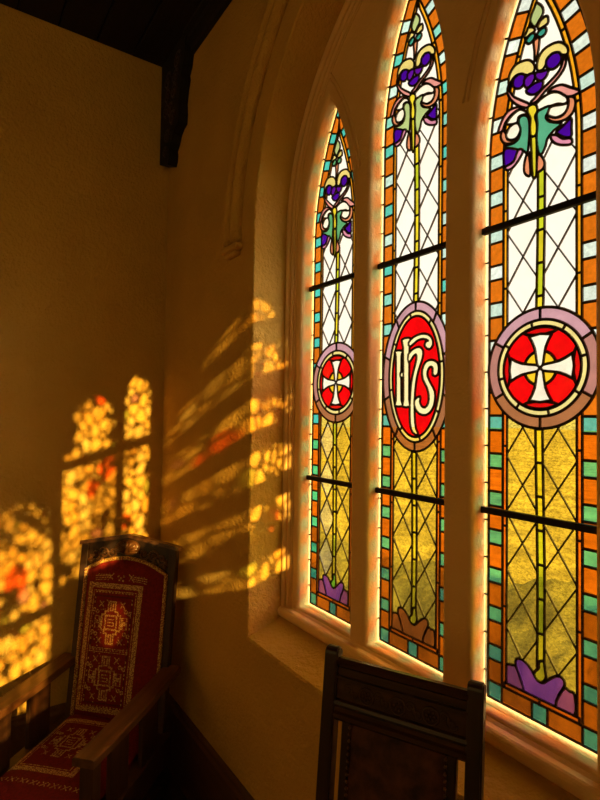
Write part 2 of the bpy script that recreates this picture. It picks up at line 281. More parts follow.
def grow(p, d):
    p = [Vector(q) for q in ccw(p)]; out = []
    for i in range(len(p)):
        e = (p[(i+1) % len(p)]-p[i-1]).normalized(); out.append((p[i].x+e.y*d, p[i].y-e.x*d))
    return out
def glazing(idx):
    rnd = random.Random(idx*11+3)
    z0, up = Z0[idx], (0, .289, 0)[idx]
    P = []                                       # (outline, tint, part, lead width)
    def add(poly, tint, part, w=.0085, j=.07):
        k = 1+rnd.uniform(-j, j)
        P.append((poly, tuple(min(1, c*k) for c in tint), part, w))
    # clear margin with its short leads
    mg = L3((255, 236, 190))
    hh = z0-ZB; tot = hh+RA*math.acos((RA-W)/RA)
    add(outline(-OPEN-.008, z0, ZB-OPEN-.008), mg, 'margin', .006, .0)
    for side in (-1, 1):
        s = .08
        while s < tot-.05:
            q = [edge_pt(0, s, z0, side), edge_pt(0, s+.12, z0, side), edge_pt(-OPEN-.008, s+.12, z0, side), edge_pt(-OPEN-.008, s, z0, side)]
            add(q, mg, 'margin', .006, .04); s += .24
    # quarries: clear above the medallion, yellow below
    dz = Z(.154); zb1 = ZB+.052; zp = zb1+.016
    up_c, lo_c = L3((255, 248, 234)), L3((250, 222, 92))
    top = outline(.066, z0, dz)
    low = [(-.110, zp), (.110, zp), (.110, dz), (-.110, dz)]
    add(top, up_c, 'upper_quarries', .0053, 0); add(low, lo_c, 'quarries', .0053, .02)
    for sx in (-1, 1):
        for k in range(-5, 9):
            zc = Z(-.025-.088+.176*k); x = sx*.056
            q = [(x, zc-.088), (x+.056, zc), (x, zc+.088), (x-.056, zc)]
            if zc < dz:
                c = lo_c
                if idx == 0 and sx < 0: c = L3((250, 236, 178))
            else: c = up_c
            if zc+.088 < zp or zc > Z(1.0)+up: continue
            q = [(a_, max(b_, zp)) for a_, b_ in q]
            add(q, c, 'quarries' if zc < dz else 'upper_quarries', .0053, .05)
    # border of turquoise squares and amber oblongs
    tq = ([(78, 204, 188)]*3, [(92, 205, 186), (206, 240, 226), (140, 220, 200)], [(226, 242, 228), (204, 234, 218), (232, 244, 234)])[idx]
    for side in (-1, 1):
        s, k = 0, 0
        while s < tot:
            ln = .047 if k % 2 == 0 else .0745
            e = min(s+ln, tot+.02); n = 3
            q = [edge_pt(0, s+(e-s)*i/n, z0, side) for i in range(n+1)]+[edge_pt(.051, s+(e-s)*i/n, z0, side) for i in range(n, -1, -1)]
            if k % 2 == 0: add(q, L3(tq[rnd.randrange(3)] if s > .95 or idx == 0 else (100, 190, 165)), 'border', .009, .1)
            else: add(q, L3((216, 114, 20)), 'border', .009, .12)
            s, k = e, k+1
    zb1 = ZB+.052
    for x0, x1, c in ((-W, -.125, 't'), (-.125, -.024, 'a'), (-.024, .024, 't'), (.024, .125, 'a'), (.125, W, 't')):
        add([(x0, ZB), (x1, ZB), (x1, zb1), (x0, zb1)], L3((98, 190, 165) if c == 't' else (214, 116, 26)), 'border', .009)
    # narrow inner band
    for side in (-1, 1):
        s = .052
        while s < tot:
            e = min(s+.25, tot+.02); n = 5
            q = [edge_pt(.051, s+(e-s)*i/n, z0, side) for i in range(n+1)]+[edge_pt(.066, s+(e-s)*i/n, z0, side) for i in range(n, -1, -1)]
            add(q, L3((242, 166, 30) if s > .9 else (236, 120, 24)), 'inner_band', .008); s = e
    for x0, x1 in ((-.116, 0), (0, .116)):
        add([(x0, zb1), (x1, zb1), (x1, zb1+.016), (x0, zb1+.016)], L3((232, 112, 24)), 'inner_band', .008)
    # stem
    for k in range(18):
        a = zp+.09+k*.10; b = a+.10
        if a > Z(.74)+up: break
        b = min(b, Z(.77)+up)
        c = [(214, 200, 40), (232, 214, 48), (196, 206, 40)][rnd.randrange(3)]
        wob = lambda z: .004*sin(z*5)
        add([(-.011+wob(a), a), (.011+wob(a), a), (.011+wob(b), b), (-.011+wob(b), b)], L3(c), 'stem', .009)
    # vine and grapes in the head
    for nm, (c, pts) in VINE.items():
        t = TINT[c]
        if idx == 1 and c == 'green': t = (176, 196, 128)
        if idx == 0 and c in ('green', 'teal'): t = (92, 165, 112)
        pts = [(x-.006, z) for x, z in pts]
        add(smooth_closed([(x, EYE+z+up) for x, z in pts], 3), L3(t), 'vine', .0085, .05)
    # ground at the foot
    for nm, (c, pts) in BASE.items():
        t = TINT[c]
        if idx == 1 and c in ('violet', 'plum'): t = (176, 100, 40)
        if idx == 0 and c == 'lime': t = (120, 190, 60)
        pp = smooth_closed([(x-.008, EYE+z) for x, z in pts], 3)
        pp = [(max(-.110, min(.110, x)), (zp if z < zp+.012 else z)) for x, z in pp]
        q = [pp[0]]
        for r in pp[1:]:
            if (Vector(r)-Vector(q[-1])).length > 1e-4: q.append(r)
        add(q, L3(t), 'foot', .009)
    # medallion
    a1, b1 = (.178, .181) if idx != 1 else (.174, .283)
    cz = dz if idx != 1 else Z(.156)
    k1, k2, k3 = .80, .755, .69
    ring = ([(192, 146, 158)]*3+[(150, 96, 66)]*3)
    ns = 6 if idx != 1 else 10
    for i in range(ns):
        t0 = 2*pi*(i/ns)+pi/2-pi/ns*0; t1 = t0+2*pi/ns; tm = (t0+t1)/2
        c = (198, 152, 164) if sin(tm) > .1 else ((176, 122, 112) if sin(tm) > -.5 else (164, 106, 66))
        add(sector(cz, a1*k1, b1*k1, a1, b1, t0, t1), L3(c), 'medallion', .0095)
    f = lambda k: (a1*k, b1*k) if idx != 1 else (a1-(1-k)*a1, b1-(1-k)*a1)
    for i in range(8):
        t0 = 2*pi*i/8+.2
        A, B = f(k3), f(k1)
        add(sector(cz, A[0], A[1], B[0], B[1], t0, t0+2*pi/8), L3((236, 220, 140)), 'medallion', .009)
    A = f(k3)
    add(ell(0, cz, A[0], A[1]), L3(TINT['red']), 'medallion', .010, 0)
    if idx != 1:
        r = a1
        add(ell(0, cz, .29*r, .29*r, 28), L3((240, 196, 40)), 'medallion', .009)
        for k in range(4):                       # caps beyond the arms of the cross
            t = pi/2*k; d = Vector((cos(t), sin(t))); s = Vector((-d.y, d.x))
            lens = [d*(.69*r*cos(u))+s*(.69*r*sin(u)) for u in [(-.46+.92*i/8) for i in range(9)]]+[d*(.60*r-.04*r*(1-(v/.30)**2))+s*(v*r) for v in (.24, .12, 0, -.12, -.24)]
            add([(p.x, p.y+cz) for p in lens], L3((214, 10, 14)), 'medallion', .009)
        for k in range(4):                       # flared arms
            t = pi/2*k; d = Vector((cos(t), sin(t))); s = Vector((-d.y, d.x))
            prof = [(0, 0), (.05, .05), (.12, .062), (.22, .075), (.34, .10), (.45, .145), (.55, .205)]
            q = [d*(u*r)+s*(v*r) for u, v in prof]+[d*(.575*r)]+[d*(u*r)-s*(v*r) for u, v in prof[:0:-1]]
            add([(p.x, p.y+cz) for p in q], L3(TINT['cream']), 'medallion', .009)
    else:
        for nm, pts in IHS.items():
            add(grow(smooth_closed([(x, EYE+z) for x, z in pts], 2), .0025), L3((246, 232, 172)), 'lettering', .0075, .03)
    return P

def build_window(idx):
    P = glazing(idx)
    V, T, own = arrange([p[0] for p in P], outline(-OPEN-.0081, Z0[idx], ZB-OPEN-.0081))
    cx = CX[idx]
    words = ('leftmost stained glass lancet, shortest, with white cross on red roundel and violet foot',
             'middle stained glass lancet, tallest, with letters IHS on a red oval',
             'right-hand stained glass lancet with large white cross on red roundel')
    root = empty('window_%d' % (idx+1), (cx, GY, ZB))
    tag(root, words[idx], 'window', 'structure')
    names = {'margin': 'clear_margin', 'border': 'border_panes', 'inner_band': 'inner_band', 'quarries': 'lower_quarry_panes', 'upper_quarries': 'upper_quarry_panes', 'stem': 'stem_panes', 'vine': 'grapevine_panes',
             'foot': 'foot_panes', 'medallion': 'medallion', 'lettering': 'lettering'}
    for part, nm in names.items():
        sel = [i for i in range(len(T)) if P[own[i]][2] == part]
        if not sel: continue
        me = bpy.data.meshes.new(nm); mp = {}; vs = []; fs = []; cols = []
        for i in sel:
            f = []
            for v in T[i]:
                if v not in mp: mp[v] = len(vs); vs.append((V[v][0], 0, V[v][1]-ZB))
                f.append(mp[v])
            fs.append(f); cols.append(P[own[i]][1])
        me.from_pydata(vs, [], fs)
        at = me.attributes.new('tint', 'FLOAT_COLOR', 'FACE')
        for i, c in enumerate(cols): at.data[i].color = (*c, 1)
        link(nm, me, M['glass_hammered'] if part == 'quarries' else M['glass_antique'] if part in ('border', 'inner_band') else (M['glass_clear'] if part in ('upper_quarries', 'margin', 'lettering') else M['glass']), root)
    # lead cames along every joint
    em = {}
    for t, o in zip(T, own):
        for a, b in zip(t, list(t[1:])+[t[0]]): em.setdefault((min(a, b), max(a, b)), []).append(o)
    segs = []; vw = {}
    for (a, b), os_ in em.items():
        if len(os_) > 1 and os_[0] != os_[1]:
            if all(P[o][2] == 'upper_quarries' for o in os_) and (V[a][1]+V[b][1])/2 > Z(.862)+(0, .289, 0)[idx]: continue
            w = max(P[o][3] for o in os_)
            segs.append((a, b, w))
            for v in (a, b): vw[v] = max(vw.get(v, 0), w)
    vs, fs = [], []
    def y(u): return (-.0045 if abs(u) < .6 else -.0012)
    prof = ((-1, -.001), (-.55, -.0045), (.55, -.0045), (1, -.001), (.55, .0035), (-.55, .0035))
    for a, b, w in segs:
        A, B = Vector(V[a]), Vector(V[b]); d = (B-A)
        if d.length < 1e-6: continue
        d.normalize(); s = Vector((-d.y, d.x)); n0 = len(vs)
        for q in (A, B):
            for u, yy in prof:
                r = q+s*(u*w/2); vs.append((r.x, yy, r.y-ZB))
        for j in range(6): fs.append((n0+j, n0+(j+1) % 6, n0+6+(j+1) % 6, n0+6+j))
    for v, w in vw.items():
        if V[v][1] < ZB-OPEN-.004: continue
        A = Vector(V[v]); n0 = len(vs)
        for rr, yy in ((1, -.001), (.55, -.0047)):
            for j in range(8): vs.append((A.x+rr*w/2*cos(pi/4*j), yy, A.y-ZB+rr*w/2*sin(pi/4*j)))
        for j in range(8): fs.append((n0+j, n0+(j+1) % 8, n0+8+(j+1) % 8, n0+8+j))
        fs.append(tuple(n0+8+j for j in range(8)))
    me = bpy.data.meshes.new('lead_cames'); me.from_pydata(vs, [], fs); link('lead_cames', me, M['lead'], root)
    for zz in (Z(.614), Z(-.294)):
        bm = bmesh.new(); add_box(bm, -W-OPEN-.012, W+OPEN+.012, -.024, -.006, zz-ZB-.0105, zz-ZB+.0105, bevel=.003)
        from_bm('saddle_bar', bm, M['iron'], root)
    return root
for i in range(3): build_window(i)

# ------------------------------------------------------------------ window wall, recess and stonework
A_HALF, A_R, A_Z0 = .800, 1.110, Z(.905)
XL = 1.200
def recess(off, zb, n=22):
    return arch(WC, A_HALF-off, A_R-off, A_Z0, zb, n)
def curve_plate(name, outer, holes, y0, y1, mat, bevel=0, parent=None):
    """flat stone plate with openings, standing in the x-z plane between depths y0 and y1"""
    cu = bpy.data.curves.new(name, 'CURVE'); cu.dimensions = '2D'; cu.fill_mode = 'BOTH'
    for pts in [outer]+holes:
        sp = cu.splines.new('POLY'); sp.points.add(len(pts)-1); sp.use_cyclic_u = True
        for q, (x, z) in zip(sp.points, pts): q.co = (x, z, 0, 1)
    cu.extrude = (y1-y0)/2-bevel; cu.bevel_depth = bevel; cu.bevel_resolution = 2; cu.offset = -bevel
    o = bpy.data.objects.new(name, cu); COL.objects.link(o)
    bpy.context.view_layer.update()
    me = bpy.data.meshes.new_from_object(o.evaluated_get(bpy.context.evaluated_depsgraph_get()))
    COL.objects.unlink(o); bpy.data.objects.remove(o)
    me.name = name
    for v in me.vertices: v.co = (v.co.x, (y0+y1)/2-v.co.z, v.co.y)
    me.materials.clear()
    return link(name, me, mat, parent)

CEIL = Z(2.315)
RX, RY = 6.4, -5.2                     # far right and rear walls of the room
CA = (4.2, 0.0); CD = Vector((.67, -.742)).normalized(); CL = 3.0   # canted wall: start, direction, length
CB = (CA[0]+CD.x*CL, CA[1]+CD.y*CL)

# wall with the triple window: face, reveal and sloping sill in one
bm = bmesh.new()
stages = [(-.006, Z(-1.045), 0), (0, Z(-1.035), .006), (.004, Z(-1.005), .10), (.010, Z(-.968), .190), (.03, Z(-.955), .198)]
rings = []
for off, zb, yy in stages: rings.append([bm.verts.new((x, yy, z)) for x, z in recess(off, zb)])
for A, B in zip(rings, rings[1:]):
    n = len(A)
    for j in range(n): bm.faces.new((A[j], A[(j+1) % n], B[(j+1) % n], B[j]))
me_w = bpy.data.meshes.new('wall_window'); 
face = curve_plate('tmp', [(-.0, 0), (CA[0], 0), (CA[0], CEIL), (0, CEIL)], [recess(-.006, Z(-1.045))], 0, 0, M['plaster'])
fm = face.data; base = len(bm.verts)
bm.from_mesh(fm); bpy.data.objects.remove(face)
bmesh.ops.remove_doubles(bm, verts=bm.verts, dist=1e-4)
o = from_bm('wall_window', bm, M['plaster'])
tag(o, 'ochre plaster wall around the recessed triple stained glass window', 'wall', 'structure')

# stone tracery holding the three lights
holes = [[(CX[i]+x, z) for x, z in outline(-OPEN, Z0[i], ZB-OPEN)] for i in range(3)]
tr = curve_plate('trim_1', recess(-.02, Z(-.95)), holes, MY, .284, M['stone'], .018)
tag(tr, 'pale stone tracery with two mullions between the three lancets', 'window stonework', 'structure')
def outl(off, z0, n0=0, n1=17):
    return outline(off, z0)[n0:n1]
bm = bmesh.new()
for i, mir in ((0, 1), (2, -1)):               # sunk-panel ribs in the spandrels
    for off, r in ((-.060, .006), (-.078, .0045)):
        a = RA-W; R = RA-off; pts = []
        for k in range(15):
            t = .18+(math.acos(a/R)-.18-.02)*k/14
            pts.append((CX[i]+mir*(-(a-R*cos(t))), MY-.001, Z0[i]+R*sin(t)))
        add_tube(bm, pts, r, 6)
for off, r in ((.075, .006), (.092, .0045)):
    o2 = [p for p in recess(off, Z(-.9), 30) if p[1] > Z(1.47)]
    add_tube(bm, [(x, MY-.001, z) for x, z in o2], r, 6)
o = from_bm('tracery_ribs', bm, M['stone'], tr, True)
# moulded frame round the recess
bm = bmesh.new()
for off, yy, r in ((.020, .189, .016), (.048, .196, .012), (.066, .200, .006)):
    add_tube(bm, [(x, yy, z) for x, z in recess(off, Z(-.955), 40)], r, 8)
tag(from_bm('trim_2', bm, M['stone'], None, True), 'rolled stone moulding framing the window inside its recess', 'window moulding', 'structure')
# sill roll
prof = [(.204, -.910), (.250, -.900), (.30, -.900), (.30, -1.0), (.19, -.985)]+[(.186-.026*cos(t), -.944+.026*sin(t)) for t in [(-1.2+2.4*i/8) for i in range(9)]]+[(.195, -.918)]
bm = bmesh.new()
hb = A_HALF-.006
add_sweep(bm, [((x, 0, 0), (0, 1, 0), (0, 0, 1)) for x in (WC-hb, WC, WC+hb)], [(a, Z(b)) for a, b in prof])
o = from_bm('trim_3', bm, M['stone'])
tag(o, 'rounded stone sill running under the three lancets', 'window sill', 'structure')
# hood moulding on the wall face
bm = bmesh.new()
def hood(R, yy, r):
    a = R-(A_HALF+(R-A_R)); pts = []
    h = A_HALF+(R-A_R); th = math.acos((A_R-A_HALF)/R)
    for i in range(25):
        t = -.03+(th+.03)*i/24; pts.append((WC+(A_R-A_HALF)-R*cos(t), yy, A_Z0+R*sin(t)))
    return pts
for R, r in ((1.345, .034), (1.268, .034)):
    L = hood(R, -.012, r); add_tube(bm, L+[(2*WC-x, y, z) for x, y, z in L[-2::-1]], r, 10)
L = hood(1.306, .010, .02); add_tube(bm, L+[(2*WC-x, y, z) for x, y, z in L[-2::-1]], .026, 8)
for s in (-1, 1):
    x = WC+s*(1.306-(A_R-A_HALF)); 
    add_box(bm, x-.085, x+.085, -.045, .004, A_Z0-.085, A_Z0-.05, bevel=.012)
    add_box(bm, x-.060, x+.060, -.034, .004, A_Z0-.11, A_Z0-.08, bevel=.012)
tag(from_bm('trim_4', bm, M['plaster'], None, True), 'double-rolled hood moulding arching over the window recess', 'hood moulding', 'structure')

# ------------------------------------------------------------------ rest of the room
def wall_quad(name, a, b, label, mat='plaster', holes=()):
    d = Vector((b[0]-a[0], b[1]-a[1])); Ln = d.length; d.normalize()
    o = curve_plate(name, [(0, 0), (Ln, 0), (Ln, CEIL), (0, CEIL)], list(holes), 0, .03, M[mat])
    for v in o.data.vertices:
        u, t, z = v.co; v.co = (a[0]+d.x*u-d.y*t, a[1]+d.y*u+d.x*t, z)
    tag(o, label, 'wall', 'structure'); return o
def hole(u, hw, zb, zs, R=None): return arch(u, hw, R or hw*2.4, zs, zb, 8)
tag(box_obj('wall_left', (-.12, 0, RY, .3, 0, CEIL), M['plaster'], None, 0), 'ochre plaster wall behind the armchair, dappled with coloured light', 'wall', 'structure')
GOB = [(.55, 1.24, Z(.23), Z(1.22)), (1.36, 1.645, Z(.62), Z(1.62)), (1.70, 2.215, Z(.62), Z(1.42)), (2.262, 2.92, Z(.0), Z(.84))]   # side window: u0, u1, sill, springing
BARS = [[Z(.40+.26*i) for i in range(5)], [Z(1.33)], [Z(1.33)], [Z(.52)]]
gh = [arch((a+b)/2, (b-a)/2, (b-a)*.56, zs, zb, 10) for a, b, zb, zs in GOB]
SPOT_HOLE = ell(1.745, Z(.27), .125, .125, 20)  # round opening added to throw a sun spot on the chair's upper medallion
cw = wall_quad('wall_right', CA, CB, 'canted plaster wall to the right of the triple window, with four sunlit lights and a small round one added for a sun spot', 'plaster', gh+[SPOT_HOLE])
FILL_WINDOWS = [(1.2, .58), (3.2, .58), (5.2, .58)]  # windows added in the unseen back wall for warm fill light
rw = wall_quad('wall_rear', (RX, RY), (0, RY), 'plaster wall at the back of the room facing the stained glass', 'plaster', [hole(u, h, 1.3, 2.75) for u, h in FILL_WINDOWS])
wall_quad('wall_side', CB, (RX, RY), 'plaster wall closing the right side of the room', 'plaster', [hole(1.6, .12, 1.3, 2.75)])  # narrow opening added here too, for warm fill
def side_pane(name, o2, ax, pts, mat, label, t=.015):
    """pane set in a wall that starts at o2 and runs along ax"""
    d = Vector(ax); bm = bmesh.new()
    f = bm.faces.new([bm.verts.new((o2[0]+d.x*x-d.y*t, o2[1]+d.y*x+d.x*t, z)) for x, z in pts])
    bmesh.ops.triangulate(bm, faces=[f])
    tag(from_bm(name, bm, mat), label, 'window', 'structure')
RED = [(1.87, Z(1.72), .085), (1.80, Z(1.24), .085), (1.93, Z(1.14), .06), (2.58, Z(.76), .10), (1.0, Z(.98), .09), (.70, Z(.50), .07), (1.60, Z(.85), .05)]
def leaded_mat():
    """old leaded window: small uneven yellow quarries with some red, violet and green, thick lead between"""
    t = NT('leaded_side_glass'); v = t.coord('Object')
    vo = t.n('ShaderNodeTexVoronoi', Scale=12.0); vo.inputs['Randomness'].default_value = .8
    ed = t.n('ShaderNodeTexVoronoi', feature='DISTANCE_TO_EDGE', Scale=12.0); ed.inputs['Randomness'].default_value = .8
    t.l(v, vo.inputs['Vector']); t.l(v, ed.inputs['Vector'])
    sp = t.n('ShaderNodeSeparateColor'); t.l(vo.outputs['Color'], sp.inputs[0])
    c = t.ramp(sp.outputs[0], [(0, (1, .72, .20, 1)), (.62, (1, .82, .32, 1)), (.78, (1, .62, .13, 1)), (.90, (.66, .36, .36, 1)), (.94, (.55, .60, .12, 1)), (.975, (1, .70, .24, 1))])
    for e in c.node.color_ramp.elements: pass
    c.node.color_ramp.interpolation = 'CONSTANT'
    # flashed red pieces
    rd = None
    for uu, zz, rr in RED:
        d = t.n('ShaderNodeVectorMath', operation='DISTANCE'); t.l(v, d.inputs[0]); d.inputs[1].default_value = (CA[0]+CD.x*uu, CA[1]+CD.y*uu, zz)
        lt = t.n('ShaderNodeMath', operation='LESS_THAN'); t.l(d.outputs['Value'], lt.inputs[0]); lt.inputs[1].default_value = rr
        if rd is None: rd = lt.outputs[0]
        else:
            mxm = t.n('ShaderNodeMath', operation='MAXIMUM'); t.l(rd, mxm.inputs[0]); t.l(lt.outputs[0], mxm.inputs[1]); rd = mxm.outputs[0]
    mx = t.n('ShaderNodeMix', data_type='RGBA'); t.l(rd, mx.inputs[0]); t.l(c, mx.inputs[6]); mx.inputs[7].default_value = (.95, .12, .02, 1)
    ld = t.ramp(ed.outputs['Distance'], [(.075, (0, 0, 0, 1)), (.12, (1, 1, 1, 1))])
    den = t.ramp(t.noise(v, 2.6, 3), [(.34, (.40, .36, .32, 1)), (.52, (1, 1, 1, 1))])  # blotchy darkening put into the glass tint to break up the sun patches
    mm = t.n('ShaderNodeMix', data_type='RGBA', blend_type='MULTIPLY'); mm.inputs[0].default_value = 1
    t.l(mx.outputs[2], mm.inputs[6]); t.l(den, mm.inputs[7])
    tr = t.n('ShaderNodeBsdfTransparent'); t.l(mm.outputs[2], tr.inputs['Color'])
    le = t.n('ShaderNodeBsdfDiffuse'); le.inputs['Color'].default_value = (.02, .015, .01, 1)
    ms = t.n('ShaderNodeMixShader'); t.l(ld, ms.inputs[0]); t.l(le.outputs[0], ms.inputs[1]); t.l(tr.outputs[0], ms.inputs[2])
    t.l(ms.outputs[0], t.out.inputs[0]); return t.m
def amber_mat(a_, b_):
    t = NT('amber_sheet_glass'); tr = t.n('ShaderNodeBsdfTransparent')
    c = t.ramp(t.noise(t.coord(), 6, 3), [(.3, a_), (.7, b_)]); t.l(c, tr.inputs['Color'])
    t.l(tr.outputs[0], t.out.inputs[0]); return t.m
M['leaded'] = leaded_mat(); M['amber'] = amber_mat((.95, .66, .20, 1), (1, .74, .28, 1)); M['amber_deep'] = amber_mat((.13, .08, .02, 1), (.18, .11, .03, 1))
k = 4
nm3 = ('transomed', 'narrow', 'tall', 'low wide')
for (a, b, zb, zs), pts, w, bars in zip(GOB, gh, nm3, BARS):
    side_pane('window_%d' % k, CA, CD, pts, M['leaded'], '%s leaded light in the canted side wall' % w)
    wn = bpy.data.objects['window_%d' % k]; d = CD; hh = .05 if w == 'transomed' else .03
    for zz in bars:
        bm = bmesh.new()
        add_hull(bm, [(CA[0]+d.x*u-d.y*t, CA[1]+d.y*u+d.x*t, zz+h) for h in (-hh, hh) for u, t in ((a, .018), (b, .018), (b, .040), (a, .040))])
        from_bm('transom', bm, M['iron'], wn)
    k += 1
side_pane('window_%d' % k, CA, CD, SPOT_HOLE, M['amber_deep'], 'small round amber light added low in the canted side wall to throw a sun spot on the armchair'); k += 1
for (u, h), w in zip(FILL_WINDOWS, ('first', 'second', 'third')):
    side_pane('window_%d' % k, (RX, RY), (-1, 0), hole(u, h, 1.3, 2.75), M['amber'], '%s amber window added to the back wall for fill light, counted from the right corner' % w); k += 1
d2 = (Vector((RX, RY))-Vector(CB)).normalized()
side_pane('window_%d' % k, CB, d2, hole(1.6, .12, 1.3, 2.75), M['amber'], 'amber window added in the side wall for fill light')

floor = box_obj('floor', (-.1, RX+.1, RY-.1, .22, -.1, 0), M['floor'], None, 0); tag(floor, 'dark floorboards in shadow under the armchair', 'floor', 'structure')
# boarded ceiling with beams
bm = bmesh.new()
n = 26
for i in range(n):
    y0 = RY-.1+(.4-RY+.1)*i/n; y1 = RY-.1+(.4-RY+.1)*(i+1)/n
    add_box(bm, -.12, RX+.12, y0+.004, y1-.004, CEIL, CEIL+.05, bevel=.006, seg=1)
add_box(bm, -.12, RX+.12, RY-.12, .42, CEIL+.03, CEIL+.12)
tag(from_bm('ceiling', bm, M['wood_ceiling']), 'almost black boarded wooden ceiling above the corner', 'ceiling', 'structure')
# unseen roof over the walls, ridge height set to shade the ground outside
bm = bmesh.new()
yr = [(-5.9, CEIL+.1), (.75, CEIL+.1), (-2.6, CEIL+5.6)]
add_sweep(bm, [((x, 0, 0), (0, 1, 0), (0, 0, 1)) for x in (-.6, RX-.3)], yr)
tag(from_bm('roof', bm, M['wood_ceiling']), 'steep roof over the room, unseen from inside', 'roof', 'structure')
# carved cornices
def cornice(name, path, label):
    bm = bmesh.new()
    prof = [(0, 0), (.075, 0), (.075, -.02), (.055, -.035), (.05, -.06), (.025, -.085), (.02, -.11), (0, -.12)]
    a, b, nrm = path
    add_sweep(bm, [((*p, CEIL), (*nrm, 0), (0, 0, 1)) for p in (a, b)], prof)
    tag(from_bm(name, bm, M['wood_ceiling']), label, 'cornice', 'structure')
cornice('trim_5', ((.40, 0), (CA[0], 0), (0, -1)), 'dark wooden cornice above the window wall')
# corner bracket
bm = bmesh.new()
prof = [(0, 1.652), (.06, 1.630), (.15, 1.596), (.168, 1.62), (.178, 1.66), (.168, 1.69), (.205, 1.72), (.232, 1.765), (.275, 1.79), (.320, 1.80), (.326, 1.86), (.318, 1.93),
        (.335, 2.0), (.360, 2.06), (.350, 2.09), (.385, 2.13), (.405, 2.20), (.402, 2.26), (.455, 2.30), (.455, 2.315), (0, 2.315)]
fr = [bm.verts.new((x, -.062, Z(z))) for x, z in prof]; bk = [bm.verts.new((x, 0, Z(z))) for x, z in prof]
bm.faces.new(fr); bm.faces.new(bk[::-1])
for j in range(len(prof)): bm.faces.new((fr[j], bk[j], bk[(j+1) % len(prof)], fr[(j+1) % len(prof)]))
br = empty('hanging_bracket', (0, 0, 0)); tag(br, 'dark carved wooden bracket hanging from the ceiling in the corner', 'bracket')
from_bm('bracket_body', bm, M['wood_ceiling'], br)
bm = bmesh.new()
for x, z, r in ((.11, 1.69, .035), (.14, 1.78, .045), (.23, 1.86, .05), (.12, 1.95, .05), (.25, 2.02, .05), (.27, 2.10, .05), (.30, 2.19, .06), (.14, 2.04, .05), (.14, 2.14, .06), (.19, 1.93, .05)):
    pts = [(x+r*(1-i/22)*cos(i*.5), -.064, Z(z)+r*(1-i/22)*sin(i*.5)) for i in range(20)]
    add_tube(bm, pts, .008, 6); add_blob(bm, (x, -.064, Z(z)), .016, .012, .016, 8)
from_bm('scroll_trim', bm, M['wood_dark'], br, True)
# skirting
def skirt(name, a, b, nrm, label):
    prof = [(0, .0), (.028, .0), (.028, .36), (.018, .375), (.018, .39), (.006, .403), (0, .403)]
    bm = bmesh.new(); add_sweep(bm, [((*p, 0), (*nrm, 0), (0, 0, 1)) for p in (a, b)], prof)
    tag(from_bm(name, bm, M['skirting']), label, 'baseboard', 'structure')
skirt('baseboard_window', (0.029, 0), (CA[0], 0), (0, -1), 'tall wooden skirting under the window wall')
skirt('baseboard_left', (0, 0), (0, RY), (1, 0), 'tall wooden skirting along the left wall behind the armchair')

# ------------------------------------------------------------------ outside
t = NT('dry_grass'); v = t.coord()
c = t.ramp(t.noise(v, 1.1, 6, .65), [(.3, (.13, .095, .022, 1)), (.7, (.36, .28, .07, 1))])
p = t.n('ShaderNodeBsdfDiffuse'); t.l(c, p.inputs['Color']); t.l(p.outputs[0], t.out.inputs[0])
bm = bmesh.new()
nx = 60
gv = [[bm.verts.new((-90+180*i/nx, .5+120*(j/30)**2, -.25+.10*sin(i*1.7)*sin(j*1.3)*(j > 2))) for j in range(31)] for i in range(nx+1)]
for i in range(nx):
    for j in range(30): bm.faces.new((gv[i][j], gv[i+1][j], gv[i+1][j+1], gv[i][j+1]))
o = from_bm('ground', bm, t.m, None, True); tag(o, 'sunlit yellow grass outside beyond the stained glass', 'ground', 'structure')
t = NT('olive_shrubs'); v = t.coord()  # hedge added outside to darken what shows through the lowest panes
c = t.ramp(t.noise(v, 7, 6, .7), [(.3, (.075, .062, .016, 1)), (.7, (.13, .11, .028, 1))])
p = t.n('ShaderNodeBsdfDiffuse'); t.l(c, p.inputs['Color']); t.l(p.outputs[0], t.out.inputs[0])
from mathutils import noise as mn
bm = bmesh.new(); nu, nv = 300, 44; g = []
for i in range(nu+1):
    x = -6.5+11.5*i/nu; row = []
    for j in range(nv+1):
        t_ = pi*j/nv; p_ = Vector((x, 2.6-.75*cos(t_), -.3+(1.02+.10*sin(x*1.1))*sin(t_)**.7))
        k_ = .13*mn.noise(p_*2.2)+.07*mn.noise(p_*6)+.035*mn.noise(p_*15)
        row.append(bm.verts.new(p_+Vector((0, -cos(t_), sin(t_)))*k_))
    g.append(row)
for i in range(nu):
    for j in range(nv): bm.faces.new((g[i][j], g[i+1][j], g[i+1][j+1], g[i][j+1]))
tag(from_bm('added_shrubs', bm, t.m, None, True), 'olive shrubs added outside to darken the view through the lowest yellow panes', 'shrubs', 'stuff')

# unseen leafy boughs, added outside the side windows to break up the sun patches
t = NT('added_bough_leaves'); p = t.n('ShaderNodeBsdfDiffuse'); v = t.coord()
t.l(t.ramp(t.noise(v, 4, 3), [(.3, (.03, .05, .01, 1)), (.7, (.10, .12, .03, 1))]), p.inputs['Color']); t.l(p.outputs[0], t.out.inputs[0])
rnd = random.Random(21); bm = bmesh.new(); SUN = Vector((1, -.18, .29))
def leaf(c, q):
    d = Vector((rnd.uniform(-1, 1), rnd.uniform(-1, 1), rnd.uniform(-1, .3))).normalized(); s_ = d.cross(Vector((rnd.uniform(-1, 1), rnd.uniform(-1, 1), 1))).normalized()
    n_ = d.cross(s_); c = Vector(c)
    top = [c-d*q, c+s_*q*.45, c+d*q, c-s_*q*.45]
    A = [bm.verts.new(p_) for p_ in top]; e = bm.verts.new(c+n_*q*.12); g_ = bm.verts.new(c-n_*q*.10)
    for j in range(4): bm.faces.new((A[j], A[(j+1) % 4], e)); bm.faces.new((A[(j+1) % 4], A[j], g_))
